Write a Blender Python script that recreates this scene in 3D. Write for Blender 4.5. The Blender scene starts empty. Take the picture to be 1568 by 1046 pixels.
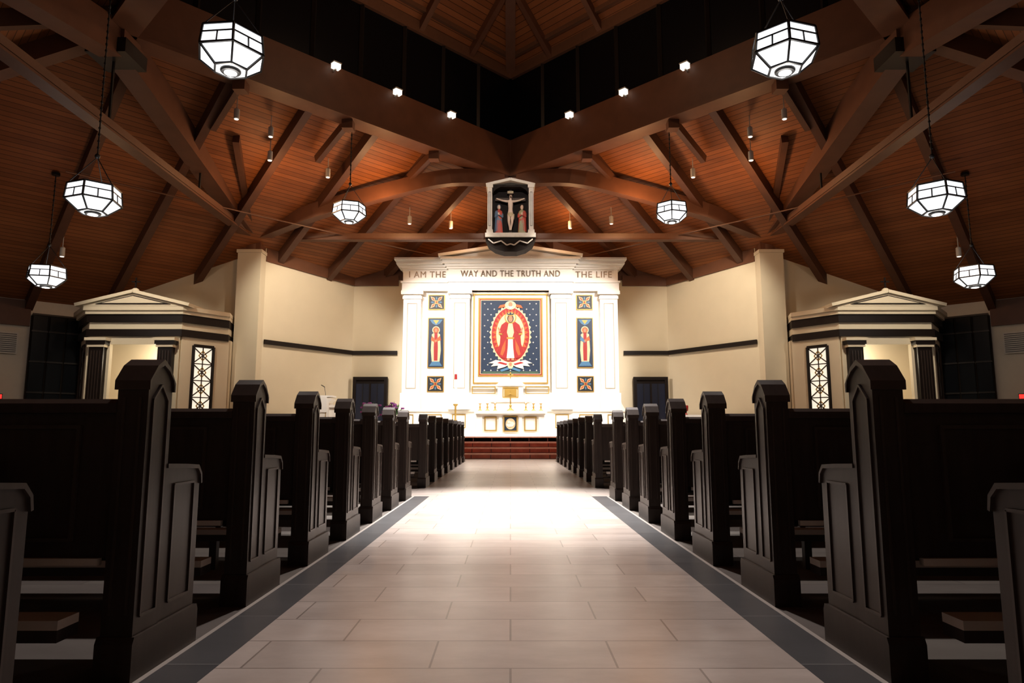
import bpy, math, random
from mathutils import Vector, Matrix
random.seed(3)
S2=math.sqrt(2)
scene=bpy.context.scene
scene.view_settings.view_transform='Standard'
COL=scene.collection

# ------------------------------------------------------------ materials
def mat(name,col,rough=0.6,metal=0.0,emit=None,estr=0.0,noise=0.0,nscale=8.0,spec=0.5,stretch=(1,1,1)):
    m=bpy.data.materials.new(name); m.use_nodes=True
    nt=m.node_tree; b=nt.nodes['Principled BSDF']
    b.inputs['Base Color'].default_value=(*col,1)
    b.inputs['Roughness'].default_value=rough
    b.inputs['Metallic'].default_value=metal
    b.inputs['Specular IOR Level'].default_value=spec
    if noise>0:
        tc=nt.nodes.new('ShaderNodeTexCoord'); mp=nt.nodes.new('ShaderNodeMapping')
        mp.inputs['Scale'].default_value=stretch
        n=nt.nodes.new('ShaderNodeTexNoise'); n.inputs['Scale'].default_value=nscale
        n.inputs['Detail'].default_value=5
        r=nt.nodes.new('ShaderNodeMixRGB')
        r.inputs[1].default_value=(*[max(0,c*(1-noise)) for c in col],1)
        r.inputs[2].default_value=(*[min(1,c*(1+noise)) for c in col],1)
        nt.links.new(tc.outputs['Object'],mp.inputs['Vector']); nt.links.new(mp.outputs['Vector'],n.inputs['Vector'])
        nt.links.new(n.outputs['Fac'],r.inputs[0]); nt.links.new(r.outputs[0],b.inputs['Base Color'])
    if emit:
        b.inputs['Emission Color'].default_value=(*emit,1); b.inputs['Emission Strength'].default_value=estr
    return m

def plank_mat(name,sx,sy,c1,c2,width=0.13):
    m=bpy.data.materials.new(name); m.use_nodes=True
    nt=m.node_tree; N=nt.nodes; L=nt.links; b=N['Principled BSDF']
    b.inputs['Roughness'].default_value=0.55; b.inputs['Specular IOR Level'].default_value=0.25
    tc=N.new('ShaderNodeTexCoord'); sp=N.new('ShaderNodeSeparateXYZ'); L.new(tc.outputs['Object'],sp.inputs[0])
    def M(op,a,bv=None):
        n=N.new('ShaderNodeMath'); n.operation=op
        for i,v in enumerate((a,bv)):
            if v is None: continue
            if isinstance(v,(int,float)): n.inputs[i].default_value=v
            else: L.new(v,n.inputs[i])
        return n.outputs[0]
    u=M('ADD',M('MULTIPLY',sp.outputs[0],sx/width),M('MULTIPLY',sp.outputs[1],sy/width))
    fr=M('FRACT',u); line=M('GREATER_THAN',fr,0.9); idx=M('FLOOR',u)
    wn=N.new('ShaderNodeTexWhiteNoise'); wn.noise_dimensions='1D'; L.new(idx,wn.inputs['W'])
    nz=N.new('ShaderNodeTexNoise'); nz.inputs['Scale'].default_value=3; nz.inputs['Detail'].default_value=6
    L.new(tc.outputs['Object'],nz.inputs['Vector'])
    f=M('MULTIPLY',M('ADD',wn.outputs['Value'],nz.outputs['Fac']),0.5)
    mx=N.new('ShaderNodeMixRGB'); mx.inputs[1].default_value=(*c1,1); mx.inputs[2].default_value=(*c2,1); L.new(f,mx.inputs[0])
    m2=N.new('ShaderNodeMixRGB'); m2.inputs[2].default_value=(c1[0]*.3,c1[1]*.3,c1[2]*.3,1)
    L.new(line,m2.inputs[0]); L.new(mx.outputs[0],m2.inputs[1]); L.new(m2.outputs[0],b.inputs['Base Color'])
    return m

def tile_mat(name,c1,c2,cm,w,h,rough=0.35,mort=0.004,rot=0):
    m=bpy.data.materials.new(name); m.use_nodes=True
    nt=m.node_tree; N=nt.nodes; L=nt.links; b=N['Principled BSDF']
    tc=N.new('ShaderNodeTexCoord'); mp=N.new('ShaderNodeMapping'); mp.inputs['Rotation'].default_value=(0,0,rot)
    L.new(tc.outputs['Object'],mp.inputs[0])
    br=N.new('ShaderNodeTexBrick'); br.offset=0.43
    br.inputs['Color1'].default_value=(*c1,1); br.inputs['Color2'].default_value=(*c2,1); br.inputs['Mortar'].default_value=(*cm,1)
    br.inputs['Scale'].default_value=1; br.inputs['Mortar Size'].default_value=mort; br.inputs['Mortar Smooth'].default_value=0.2
    br.inputs['Brick Width'].default_value=w; br.inputs['Row Height'].default_value=h; br.inputs['Bias'].default_value=0
    L.new(mp.outputs[0],br.inputs['Vector'])
    nz=N.new('ShaderNodeTexNoise'); nz.inputs['Scale'].default_value=2.2; nz.inputs['Detail'].default_value=8; nz.inputs['Roughness'].default_value=0.65
    mp2=N.new('ShaderNodeMapping'); mp2.inputs['Scale'].default_value=(1,2.2,1); L.new(tc.outputs['Object'],mp2.inputs[0]); L.new(mp2.outputs[0],nz.inputs['Vector'])
    cr=N.new('ShaderNodeValToRGB'); cr.color_ramp.elements[0].position=.3; cr.color_ramp.elements[0].color=(.74,.72,.71,1)
    cr.color_ramp.elements[1].position=.7; cr.color_ramp.elements[1].color=(1,1,1,1); L.new(nz.outputs['Fac'],cr.inputs[0])
    mx=N.new('ShaderNodeMixRGB'); mx.blend_type='MULTIPLY'; mx.inputs[0].default_value=1
    L.new(br.outputs['Color'],mx.inputs[1]); L.new(cr.outputs[0],mx.inputs[2]); L.new(mx.outputs[0],b.inputs['Base Color'])
    b.inputs['Roughness'].default_value=rough
    return m

PEW=mat('pew_wood',(.034,.023,.019),.38,noise=.5,nscale=6,stretch=(6,6,.6),spec=.4)
PEWL=mat('pew_trim_wood',(.046,.031,.025),.35,noise=.4,nscale=6,stretch=(6,6,.6),spec=.45)
PAD=mat('kneeler_vinyl',(.60,.54,.49),.5,noise=.1)
CEIL_A=plank_mat('ceiling_planks_a',1/S2,-1/S2,(.16,.050,.016),(.30,.105,.034))
CEIL_B=plank_mat('ceiling_planks_b',1/S2,1/S2,(.16,.050,.016),(.30,.105,.034))
BEAM=mat('beam_timber',(.125,.050,.026),.5,noise=.25,nscale=3,spec=.3)
BEAMD=mat('rafter_timber',(.085,.034,.018),.5,noise=.25,nscale=3,spec=.3)
TIE=mat('tie_beam_paint',(.15,.068,.038),.45,noise=.15)
BLACK=mat('black_metal',(.008,.008,.009),.4)
STEEL=mat('dark_steel',(.03,.025,.022),.4,.6)
GLASSK=mat('night_glass',(.003,.004,.006),.3,spec=.2)
WALL=mat('cream_plaster',(.66,.575,.43),.8,noise=.05,nscale=2)
WALLW=mat('pale_plaster',(.62,.56,.47),.8,noise=.05)
BAND=mat('dark_band_wood',(.010,.006,.005),.45,noise=.2,spec=.2)
WHITE=mat('white_marble',(.86,.82,.75),.45,noise=.04,nscale=3)
GOLD=mat('gold_leaf',(.42,.26,.06),.4,.4,noise=.15)
LETTER=mat('bronze_lettering',(.17,.12,.08),.4,.3)
GLOW=mat('lantern_glass',(.9,.9,.9),.4,emit=(.96,.97,1),estr=1.6)
SPOTF=mat('lamp_face',(1,1,1),.4,emit=(1,.92,.8),estr=1.3)
SIL=mat('white_enamel',(.45,.42,.38),.4)
TILE=tile_mat('stone_tile',(.50,.43,.39),(.61,.53,.485),(.30,.25,.22),.62,.295,rough=.30,mort=.0042)
TILED=tile_mat('slate_border_tile',(.055,.055,.06),(.08,.08,.085),(.16,.16,.16),.6,.6,rough=.4)
FLOORB=tile_mat('pew_bay_floor',(.14,.12,.11),(.17,.15,.13),(.1,.09,.08),.9,.9,rough=.45)
LINE=mat('pale_grout_strip',(.36,.32,.29),.5)
RED=mat('red_marble',(.36,.075,.040),.25,noise=.55,nscale=5)
REDL=mat('red_marble_nosing',(.60,.30,.22),.25,noise=.3,nscale=9)
REDD=mat('red_marble_dark',(.09,.03,.025),.25,noise=.3,nscale=9)
BLUE=mat('mosaic_blue',(.006,.017,.044),.5,noise=.45,nscale=40)
DBLUE=mat('mosaic_navy',(.010,.02,.04),.5,noise=.3,nscale=40)
LBLUE=mat('mosaic_lightblue',(.05,.14,.25),.5,noise=.3,nscale=40)
MRED=mat('mosaic_red',(.28,.010,.010),.5,noise=.3,nscale=40)
MORG=mat('mosaic_orange',(.46,.085,.018),.5,noise=.3,nscale=40)
CREAM=mat('mosaic_cream',(.55,.42,.25),.5,noise=.18,nscale=40)
MWHITE=mat('mosaic_white',(.62,.57,.49),.5,noise=.12,nscale=40)
SKIN=mat('mosaic_skin',(.36,.17,.09),.5)
MGREEN=mat('mosaic_green',(.05,.09,.05),.5)
MBLACK=mat('mosaic_black',(.008,.009,.012),.5)
DOORB=mat('door_blue_glass',(.008,.012,.032),.35)
CANDLE=mat('wax',(.85,.8,.7),.5)
FLAME=mat('flame',(1,.7,.3),.5,emit=(1,.6,.2),estr=6)
STATR=mat('statue_red_robe',(.45,.07,.05),.5,noise=.2)
STATB=mat('statue_blue_robe',(.10,.16,.25),.5,noise=.2)
STATG=mat('statue_green_robe',(.32,.29,.17),.5,noise=.2)
HAIR=mat('statue_hair',(.05,.025,.015),.6)
DARKW=mat('dark_carved_wood',(.030,.016,.011),.45,noise=.3)
BACKW=mat('shrine_back_panel',(.012,.008,.007),.7,spec=.15)
STONE=mat('grey_stone_trim',(.62,.58,.52),.6,noise=.15)
PANELLINE=mat('pilaster_groove',(.42,.36,.28),.6)
LEAF=mat('leaf',(.05,.16,.04),.6,noise=.3)
PURP=mat('purple_petals',(.35,.08,.40),.6,noise=.2)
LIT=mat('lit_window_glass',(.9,.85,.75),.4,emit=(1,.9,.72),estr=.9)
EXIT=mat('exit_sign_red',(.8,.02,.02),.4,emit=(1,.04,.03),estr=1.2)
CHIN=mat('shrine_inner_plaster',(.75,.64,.48),.8)
LINEN=mat('white_linen',(.85,.83,.79),.8,noise=.05)

# ------------------------------------------------------------ mesh builder
class B:
    def __init__(s): s.v=[];s.f=[];s.m=[];s.sm=[];s.mats=[];s.M=Matrix.Identity(4)
    def mi(s,m):
        if m not in s.mats: s.mats.append(m)
        return s.mats.index(m)
    def add(s,vs,fs,m,smooth=False):
        o=len(s.v); s.v+= [s.M@Vector(p) for p in vs]
        k=s.mi(m)
        for f in fs: s.f.append([i+o for i in f]); s.m.append(k); s.sm.append(smooth)
    def box(s,x0,x1,y0,y1,z0,z1,m):
        vs=[(x,y,z) for z in (z0,z1) for y in (y0,y1) for x in (x0,x1)]
        s.add(vs,[(0,2,3,1),(4,5,7,6),(0,1,5,4),(2,6,7,3),(0,4,6,2),(1,3,7,5)],m)
    def prism(s,poly,axis,a0,a1,m):
        n=len(poly)
        def P(p,a):
            return (a,p[0],p[1]) if axis=='x' else ((p[0],a,p[1]) if axis=='y' else (p[0],p[1],a))
        vs=[P(p,a0) for p in poly]+[P(p,a1) for p in poly]
        fs=[tuple(range(n)),tuple(range(2*n-1,n-1,-1))]
        for i in range(n):
            j=(i+1)%n; fs.append((i,i+n,j+n,j))
        s.add(vs,fs,m)
    def beam(s,p,q,w,h,m):
        p=Vector(p);q=Vector(q);d=(q-p).normalized()
        up=Vector((0,0,1)) if abs(d.z)<.95 else Vector((0,1,0))
        sd=d.cross(up).normalized()*w/2; u=sd.cross(d).normalized()*h/2
        vs=[p-sd-u,p+sd-u,p+sd+u,p-sd+u,q-sd-u,q+sd-u,q+sd+u,q-sd+u]
        s.add(vs,[(0,1,2,3),(7,6,5,4),(0,4,5,1),(1,5,6,2),(2,6,7,3),(3,7,4,0)],m)
    def cyl(s,p,q,r0,r1,m,n=12,smooth=True):
        p=Vector(p);q=Vector(q);d=(q-p).normalized()
        up=Vector((0,0,1)) if abs(d.z)<.95 else Vector((0,1,0))
        a=d.cross(up).normalized();b=a.cross(d).normalized()
        vs=[];
        for (c,r) in ((p,r0),(q,r1)):
            for i in range(n):
                t=2*math.pi*i/n; vs.append(c+a*math.cos(t)*r+b*math.sin(t)*r)
        s.add(vs,[(i,(i+1)%n,n+(i+1)%n,n+i) for i in range(n)],m,smooth)
        s.add(vs,[tuple(range(n-1,-1,-1)),tuple(range(n,2*n))],m)
    def lathe(s,prof,c,m,n=16,sx=1,sy=1,smooth=True):
        vs=[];
        for r,z in prof:
            for i in range(n):
                t=2*math.pi*i/n; vs.append((c[0]+r*sx*math.cos(t),c[1]+r*sy*math.sin(t),c[2]+z))
        fs=[]
        for k in range(len(prof)-1):
            for i in range(n):
                j=(i+1)%n; fs.append((k*n+i,k*n+j,(k+1)*n+j,(k+1)*n+i))
        s.add(vs,fs,m,smooth)
        L=(len(prof)-1)*n
        s.add(vs,[tuple(range(n-1,-1,-1)),tuple(range(L,L+n))],m)
    def ball(s,c,r,m,n=10,sx=1,sy=1,sz=1):
        s.lathe([(r*math.sin(math.pi*k/n)+1e-4,-r*sz*math.cos(math.pi*k/n)) for k in range(n+1)],c,m,n+2,sx,sy)
    def frame(s,x0,x1,z0,z1,w,y0,y1,m):
        s.box(x0,x1,y0,y1,z0,z0+w,m); s.box(x0,x1,y0,y1,z1-w,z1,m)
        s.box(x0,x0+w,y0,y1,z0+w,z1-w,m); s.box(x1-w,x1,y0,y1,z0+w,z1-w,m)
    def build(s,name,parent=None,mirror=False):
        me=bpy.data.meshes.new(name)
        vs=[(-p.x,p.y,p.z) if mirror else tuple(p) for p in s.v]
        fs=[list(reversed(f)) if mirror else f for f in s.f]
        me.from_pydata(vs,[],fs)
        for m in s.mats: me.materials.append(m)
        me.polygons.foreach_set('material_index',s.m); me.polygons.foreach_set('use_smooth',s.sm)
        me.update()
        o=bpy.data.objects.new(name,me); COL.objects.link(o)
        if parent: o.parent=parent
        return o
def inst(name,me,loc):
    o=bpy.data.objects.new(name,me); COL.objects.link(o); o.location=loc; return o
def both(builder,name):
    builder.build(name); builder.build(name,mirror=True)
def ell(cx,cz,rx,rz,n=28,a0=0,a1=2*math.pi):
    return [(cx+rx*math.cos(a0+(a1-a0)*i/n),cz+rz*math.sin(a0+(a1-a0)*i/n)) for i in range(n)]

def roofZ(x,y): return 9.2-.5*max(0,(abs(x)+abs(y-13)-8))/S2

# ------------------------------------------------------------ floor
b=B()
def fr(x0,x1,y0,y1,m): b.add([(x0,y0,0),(x1,y0,0),(x1,y1,0),(x0,y1,0)],[(0,1,2,3)],m)
for (y0,y1,k) in ((-9,8.35,0),(8.35,9.45,1),(9.45,18.4,2),(18.4,35,1)):
    if k==1: fr(-22,22,y0,y1,TILE)
    elif k==0:
        fr(-.97,.97,y0,y1,TILE)
        for s in (-1,1):
            fr(*sorted((s*.97,s*1.15)),y0,y1,TILED); fr(*sorted((s*1.15,s*1.17)),y0,y1,LINE); fr(*sorted((s*1.17,s*22)),y0,y1,FLOORB)
    else:
        fr(-1.17,1.17,y0,y1,TILE)
        for s in (-1,1): fr(*sorted((s*1.17,s*22)),y0,y1,FLOORB)
b.build('floor')

# ------------------------------------------------------------ ceiling
def ceiling():
    b=B(); e=13
    for sx in (-1,1):
        for sy in (-1,1):
            z0=9.2; z1=9.2-.5*e/S2
            vs=[(0,13+sy*8,z0),(sx*8,13,z0),(sx*(8+e),13,z1),(0,13+sy*(8+e),z1)]
            m=CEIL_A if sx*sy<0 else CEIL_B
            b.add(vs,[(0,1,2,3)],m)
    b.build('ceiling')
    b=B()
    for sx in (-1,1):
        for sy in (-1,1):
            vs=[(0,13+sy*8,12.3),(sx*8,13,12.3),(0,13,17.2)]
            b.add(vs,[(0,1,2)],CEIL_A if sx*sy<0 else CEIL_B)
    b.build('ceiling_cupola')
ceiling()
# clerestory
b=B()
C=[(0,21),(-8,13),(0,5),(8,13)]
for i in range(4):
    p=C[i];q=C[(i+1)%4]
    b.beam((*p,11.1),(*q,11.1),.08,2.4,GLASSK)
    for k in range(1,8):
        t=k/8; x=p[0]+(q[0]-p[0])*t; y=p[1]+(q[1]-p[1])*t
        x*=.99; y=13+(y-13)*.99
        b.box(x-.05,x+.05,y-.05,y+.05,9.95,12.1,STEEL)
b.build('window_clerestory')
# lantern ring beam
b=B()
for i in range(4):
    p=C[i];q=C[(i+1)%4]
    b.beam((*p,9.37),(*q,9.37),.42,1.16,BEAM)
    b.beam((*p,8.77),(*q,8.77),.56,.08,BEAM)
    b.beam((*p,12.25),(*q,12.25),.3,.34,TIE)
    pi=(p[0]*.93,13+(p[1]-13)*.93); qi=(q[0]*.93,13+(q[1]-13)*.93)
    b.beam((*pi,12.62),(*qi,12.62),.1,.14,TIE)
for p in C:
    b.beam((*p,12.3),(0,13,17.1),.3,.4,BEAM)
    b.box(p[0]-.3,p[0]+.3,p[1]-.3,p[1]+.3,8.55,9.95,BEAM)
    b.cyl((p[0],p[1],8.35),(p[0],p[1],8.75),.3,.3,STEEL)
b.build('lantern_ring_beam')
# cupola rafters
b=B()
for sx in (-1,1):
    for sy in (-1,1):
        for s in (1.3,2.65,4,5.35,6.7):
            k=min(s,8-s)
            p=(sx*s,13+sy*(8-s),12.25); q=(sx*(s-k),13+sy*(8-s-k),12.25+4.9*k*S2/5.657)
            b.beam(p,q,.16,.34,BEAM)
b.build('cupola_rafters')
# main rafters
b=B()
for sx in (-1,1):
    for sy in (1,-1):
        for s in [-2.2,-.8,.7,2.1,3.5,4.9,6.3,7.7,9.2,10.8,12.4]:
            k0=max(0,-s,s-8); k1=6.5
            if sy<0 and (s<0): continue
            def P(k): 
                x=sx*(s+k); y=13+sy*(8-s+k); return (x,y,9.2-.5*k*S2-.16)
            b.beam(P(k0),P(k1),.2,.34,BEAMD)
    b.beam((sx*8,13,8.95),(sx*21,13,9.2-.5*13/S2-.2),.3,.45,BEAM)
b.beam((0,21,8.95),(0,23.9,9.2-.5*2.9/S2-.2),.3,.45,BEAM)
b.build('ceiling_rafters')
# sprinkler pipes parallel to the ring beam
b=B()
for sx in (-1,1):
    for d,zz in ((2.6,.45),):
        P0=(sx*(d),21+d-0); P1=(sx*(8+d),13+d)
        z=9.2-.5*d*S2-zz
        b.cyl((P0[0],P0[1],z),(P1[0],P1[1],z),.02,.02,TIE,8)
b.build('sprinkler_pipe')

# tie beams and struts at pillars
PX,PY=8.05,20.9
def poly_beam(b,pts,w,h,m,sub=4):
    P=[Vector(p) for p in pts]; out=[]
    for i in range(len(P)-1):
        p0=P[max(i-1,0)];p1=P[i];p2=P[i+1];p3=P[min(i+2,len(P)-1)]
        for k in range(sub):
            t=k/sub
            out.append(.5*((2*p1)+(p2-p0)*t+(2*p0-5*p1+4*p2-p3)*t*t+(3*p1-p0-3*p2+p3)*t**3))
    out.append(P[-1])
    rings=[]
    for i,c in enumerate(out):
        d=(out[min(i+1,len(out)-1)]-out[max(i-1,0)]).normalized()
        sd=d.cross(Vector((0,0,1))).normalized(); u=sd.cross(d).normalized()
        rings+= [c-sd*w/2-u*h/2,c+sd*w/2-u*h/2,c+sd*w/2+u*h/2,c-sd*w/2+u*h/2]
    fs=[(0,1,2,3),tuple(len(rings)-k for k in (1,2,3,4))]
    for i in range(len(out)-1):
        for k in range(4):
            a=i*4+k; c=i*4+(k+1)%4; fs.append((a,a+4,c+4,c))
    b.add(rings,fs,m)
b=B()
b.beam((-PX,PY+.1,6.88),(PX,PY+.1,6.88),.22,.16,TIE)
b.box(-PX,PX,PY-.04,PY+.24,6.75,6.80,BEAM)
b.build('tie_beam')
for s in (-1,1):
    b=B()
    b.beam((s*PX,PY,6.85),(s*PX,5.1,6.85),.20,.16,TIE)
    b.beam((s*PX,PY,6.70),(s*PX,5.1,6.70),.28,.05,BEAM)
    for y in (17,13,9):
        b.cyl((s*PX,y,6.9),(s*PX,y,roofZ(PX,y)-.2),.03,.03,STEEL,8)
    b.build('tie_beam')
    b=B()
    poly_beam(b,[(s*7.95,20.7,6.85),(s*5.85,19.75,7.28),(s*3.6,19.7,7.92),(s*1.85,19.85,8.38),(s*.25,20.6,8.62)],.32,.44,BEAM)
    b.build('arched_strut')
    b=B()
    b.beam((s*(PX),PY-.1,6.95),(s*8.0,13.1,8.6),.46,.70,BEAM)
    b.beam((s*(PX),PY-.1,6.7),(s*(7.0),16.6,8.2),.16,.3,BEAMD)
    b.beam((s*8,13,8.6),(s*PX,5.1,6.95),.46,.70,BEAM)
    b.box(s*8-.4,s*8+.4,12.6,13.4,8.2,8.5,STEEL)
    b.build('hip_strut')
    b=B()
    for t in (2.2,4.2,6.2):
        x=s*t; y=21-t
        b.beam((x,y,8.75),(s*(t+1.1),y+1.1,8.35-.2),.14,.22,BEAMD)
        b.box(x-.14,x+.14,y-.14,y+.14,8.5,8.8,BEAM)
    b.build('ceiling_brace')
    # pillar
    b=B()
    b.box(s*PX-.36,s*PX+.36,PY-.37,PY+.37,0,6.30,WALL)
    b.box(s*PX-.39,s*PX+.39,PY-.40,PY+.40,0,.2,BAND)
    b.box(s*PX-.39,s*PX+.39,PY-.40,PY+.40,6.24,6.34,WALL)
    b.box(s*PX-.3,s*PX+.3,PY-.3,PY+.3,6.34,6.9,BEAM)
    b.cyl((s*PX,PY,6.34),(s*PX,PY,7.15),.34,.34,BEAM)
    b.build('pillar')

# ------------------------------------------------------------ walls
def wall(name,p,q,zt=None,m=WALL,th=.2,z0=0):
    b=B()
    p=Vector((p[0],p[1],0));q=Vector((q[0],q[1],0)); d=(q-p).normalized(); nrm=Vector((-d.y,d.x,0))
    mid=(p+q)/2-Vector((0,13,0))
    if nrm.dot(mid)<0: nrm=-nrm
    def top(v): return zt if zt is not None else roofZ(v.x,v.y)+.02
    vs=[p+Vector((0,0,z0)),q+Vector((0,0,z0)),q+Vector((0,0,top(q))),p+Vector((0,0,top(p)))]
    vs+= [v+nrm*th for v in vs]
    b.add(vs,[(0,1,2,3),(7,6,5,4),(0,4,5,1),(1,5,6,2),(2,6,7,3),(3,7,4,0)],m)
    return b.build(name)
b=B()
b.box(-5.6,5.6,24,24.2,0,6.14,WALL)
b.prism([(-5.6,6.14),(5.6,6.14),(5.6,6.2),(0,8.2),(-5.6,6.2)],'y',24,24.2,BEAM)
b.build('wall_north')
for s,nm in ((-1,'west'),(1,'east')):
    wall('wall_sanctuary_'+nm,(s*7.7,20.95),(s*5.6,24))
    wall('wall_shrine_'+nm,(s*8.3,21),(s*13,21))
    b=B()
    b.beam((s*7.7,20.98,6.28),(s*5.6,23.92,6.14),.10,.42,BEAM)
    b.box(*sorted((s*5.6,s*4.0)),23.93,23.99,5.93,6.3,BEAM)
    b.build('trim_frieze_'+nm)
    wall('wall_diagonal_'+('northwest' if s<0 else 'northeast'),(s*13,21),(s*21,13),m=WALLW)
    wall('wall_diagonal_'+('southwest' if s<0 else 'southeast'),(s*21,13),(0,-8),m=WALLW)
    b=B()
    for z,h in ((3.52,.14),(1.25,.10)):
        b.beam((s*7.62,20.95,z),(s*5.58,23.93,z),.06,h,BAND)
        b.box(*sorted((s*5.6,s*4.0)),23.93,23.99,z-h/2,z+h/2,BAND)
    b.build('trim_band_'+nm)
    b=B()
    x0,x1=sorted((s*5.5,s*4.3))
    b.box(x0-.0,x1,23.86,23.99,.62,2.62,BAND)
    b.box(x0+.1,x1-.1,23.84,23.87,.62,2.42,DOORB)
    b.box((x0+x1)/2-.03,(x0+x1)/2+.03,23.82,23.86,.62,2.42,BAND)
    b.frame(x0,x1,.62,2.66,.11,23.80,23.9,BAND)
    for t in (-.25,.25):
        b.box((x0+x1)/2+t*1.0-.01,(x0+x1)/2+t+.01,23.82,23.85,.7,2.4,STEEL)
    b.build('door_'+('1' if s<0 else '2'))
    b=B()
    d=Vector((s,-1,0)).normalized(); n=Vector((-s,-1,0)).normalized()
    base=Vector((s*13.1,20.9,0))+n*.06
    def W(u,z,o=0): return base+d*u+Vector((0,0,z))+n*o
    b.beam(W(.15,2.2),W(1.45,2.2),.06,4.0,GLASSK)
    for u in (.15,.58,1.02,1.45): b.beam(W(u,.1,.05),W(u,4.15,.05),.04,.05,STEEL)
    for z in (1,1.9,2.8,3.7,4.2): b.beam(W(.15,z,.05),W(1.45,z,.05),.04,.05,STEEL)
    b.build('window_'+('1' if s<0 else '2'))
    b=B()
    b.beam(W(1.5,4.2,.02),W(11,4.2,.02),.1,.75,BEAMD)
    b.build('trim_eave_'+nm)
    b=B()
    b.beam(W(1.75,3.3,.02),W(2.6,3.3,.02),.04,.62,STONE)
    for k in range(10): b.beam(W(1.78,3.04+k*.057,.05),W(2.57,3.04+k*.057,.05),.02,.018,STEEL)
    b.build('wall_vent')
    b=B()
    b.beam(W(2.0,1.75,.04),W(2.3,1.75,.04),.05,.12,EXIT)
    b.beam(W(1.98,1.75,.02),W(2.32,1.75,.02),.04,.16,STEEL)
    b.build('exit_sign')

# ------------------------------------------------------------ sanctuary platform and steps
b=B()
pp=[(-7.2,20.4),(7.2,20.4),(7.55,20.9),(5.58,23.98),(-5.58,23.98),(-7.55,20.9)]
b.prism(pp,'z',0,.59,RED); b.prism(pp,'z',.59,.62,WHITE)
b.build('sanctuary_platform')
b=B()
for k in range(4):
    y=19.35+.35*k; z=.155*k
    b.box(-7,7,y,20.4,z,z+.120,RED)
    b.box(-7,7,y-.02,20.4,z+.120,z+.155,REDL)
    b.box(-7,7,y-.012,y,z+.0,z+.018,REDD)
    for i in range(-12,13):
        b.box(i*.55-.012,i*.55+.012,y-.006,y,z+.02,z+.12,REDD)
b.build('sanctuary_steps')

# ------------------------------------------------------------ pews
def make_pew(L=5.2):
    b=B(); 
    def end(xa,xb,deco):
        stile=[(0,.12),(.155,.12),(.155,.925),(.148,.945),(.115,.975),(.078,.992),(.04,.975),(.007,.945),(0,.925)]
        b.prism(stile,'x',xa,xb,PEW)
        arm=[(.155,.12),(.415,.12),(.415,.575),(.408,.61),(.385,.632),(.30,.638),(.155,.645)]
        b.prism(arm,'x',xa+.008,xb-.004,PEW)
        b.prism([(-.015,0),(.43,0),(.43,.115),(.42,.135),(-.005,.135),(-.015,.115)],'x',xa-.008,xb+.010,PEW)
        cap=[(-.008,.905),(.0,.905),(.0,.925),(.007,.945),(.04,.975),(.078,.992),(.115,.975),(.148,.945),(.155,.925),(.155,.905),(.163,.905),(.163,.935),(.12,.988),(.078,1.012),(.036,.988),(-.008,.935)]
        b.prism(cap,'x',xa-.008,xb+.008,PEWL)
        b.prism([(.155,.645),(.30,.638),(.385,.632),(.408,.61),(.415,.575),(.424,.578),(.418,.615),(.39,.646),(.30,.653),(.155,.66)],'x',xa+.0,xb+.004,PEWL)
        if deco:
            x0,x1=xb,xb+.006
            def strip(y0,z0,y1,z1,w=.008,o=0):
                d=Vector((y1-y0,z1-z0)).normalized(); n=Vector((-d.y,d.x))*w/2
                b.prism([(y0-n.x,z0-n.y),(y1-n.x,z1-n.y),(y1+n.x,z1+n.y),(y0+n.x,z0+n.y)],'x',x0-.014-o,x1-o,PEWL)
            for pts,o in (([(.03,.19),(.125,.19),(.125,.875),(.078,.925),(.03,.875),(.03,.19)],0),
                        ([(.215,.19),(.365,.19),(.365,.585),(.215,.585),(.215,.19)],.004)):
                for i in range(len(pts)-1): strip(*pts[i],*pts[i+1],o=o)
        b.box(xa+.02,xa+.028,-.004,0,.2,.88,PEWL); b.box(xb-.028,xb-.02,-.004,0,.2,.88,PEWL)
    end(-.1,0,True); end(-L,-L+.1,False)
    b.prism([(.02,.37),(.05,.37),(.05,.84),(.02,.84)],'x',-L+.1,-.1,PEW)
    b.prism([(-.005,.83),(.075,.83),(.078,.86),(.06,.875),(.01,.875),(-.01,.86)],'x',-L+.1,-.1,PEWL)
    b.prism([(.05,.40),(.43,.425),(.43,.455),(.05,.44)],'x',-L+.1,-.1,PEW)
    b.prism([(.36,.30),(.39,.30),(.39,.42),(.36,.42)],'x',-L+.1,-.1,PEW)
    n=4
    for i in range(n):
        xa=-L+.16+i*(L-.3)/n; xb=xa+(L-.3)/n-.08
        b.frame(xa,xb,.42,.79,.012,.010,.022,PEWL)
        xc=(xa+xb)/2
        b.box(xc-.3,xc+.3,-.045,-.035,.56,.68,PEW); b.box(xc-.3,xc+.3,-.045,.02,.55,.562,PEW)
        b.box(xc-.3,xc-.288,-.045,.02,.56,.68,PEW); b.box(xc+.288,xc+.3,-.045,.02,.56,.68,PEW)
    # pale lower strip + kneeler
    b.box(-L+.12,-.13,.005,.03,.348,.370,PAD)
    b.box(-L+.2,-.14,-.15,-.05,.195,.222,PAD); b.box(-L+.2,-.14,-.15,-.05,.16,.195,PEW)
    for x in (-L+.5,-L/2,-.5):
        b.box(x-.02,x+.02,-.12,-.08,0,.16,PEW); b.beam((x,-.08,.16),(x,.03,.37),.03,.03,PEW)
    return b
pb=make_pew()
pl=pb.build('church_pew'); pr=pb.build('church_pew',mirror=True)
ys=[1.30+.93*k for k in range(8)]+[9.62+1.10*k for k in range(8)]
pl.location=(-1.18,ys[0],0); pr.location=(1.18,ys[0],0)
for y in ys[1:]:
    inst('church_pew',pl.data,(-1.18,y,0)); inst('church_pew',pr.data,(1.18,y,0))

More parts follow.
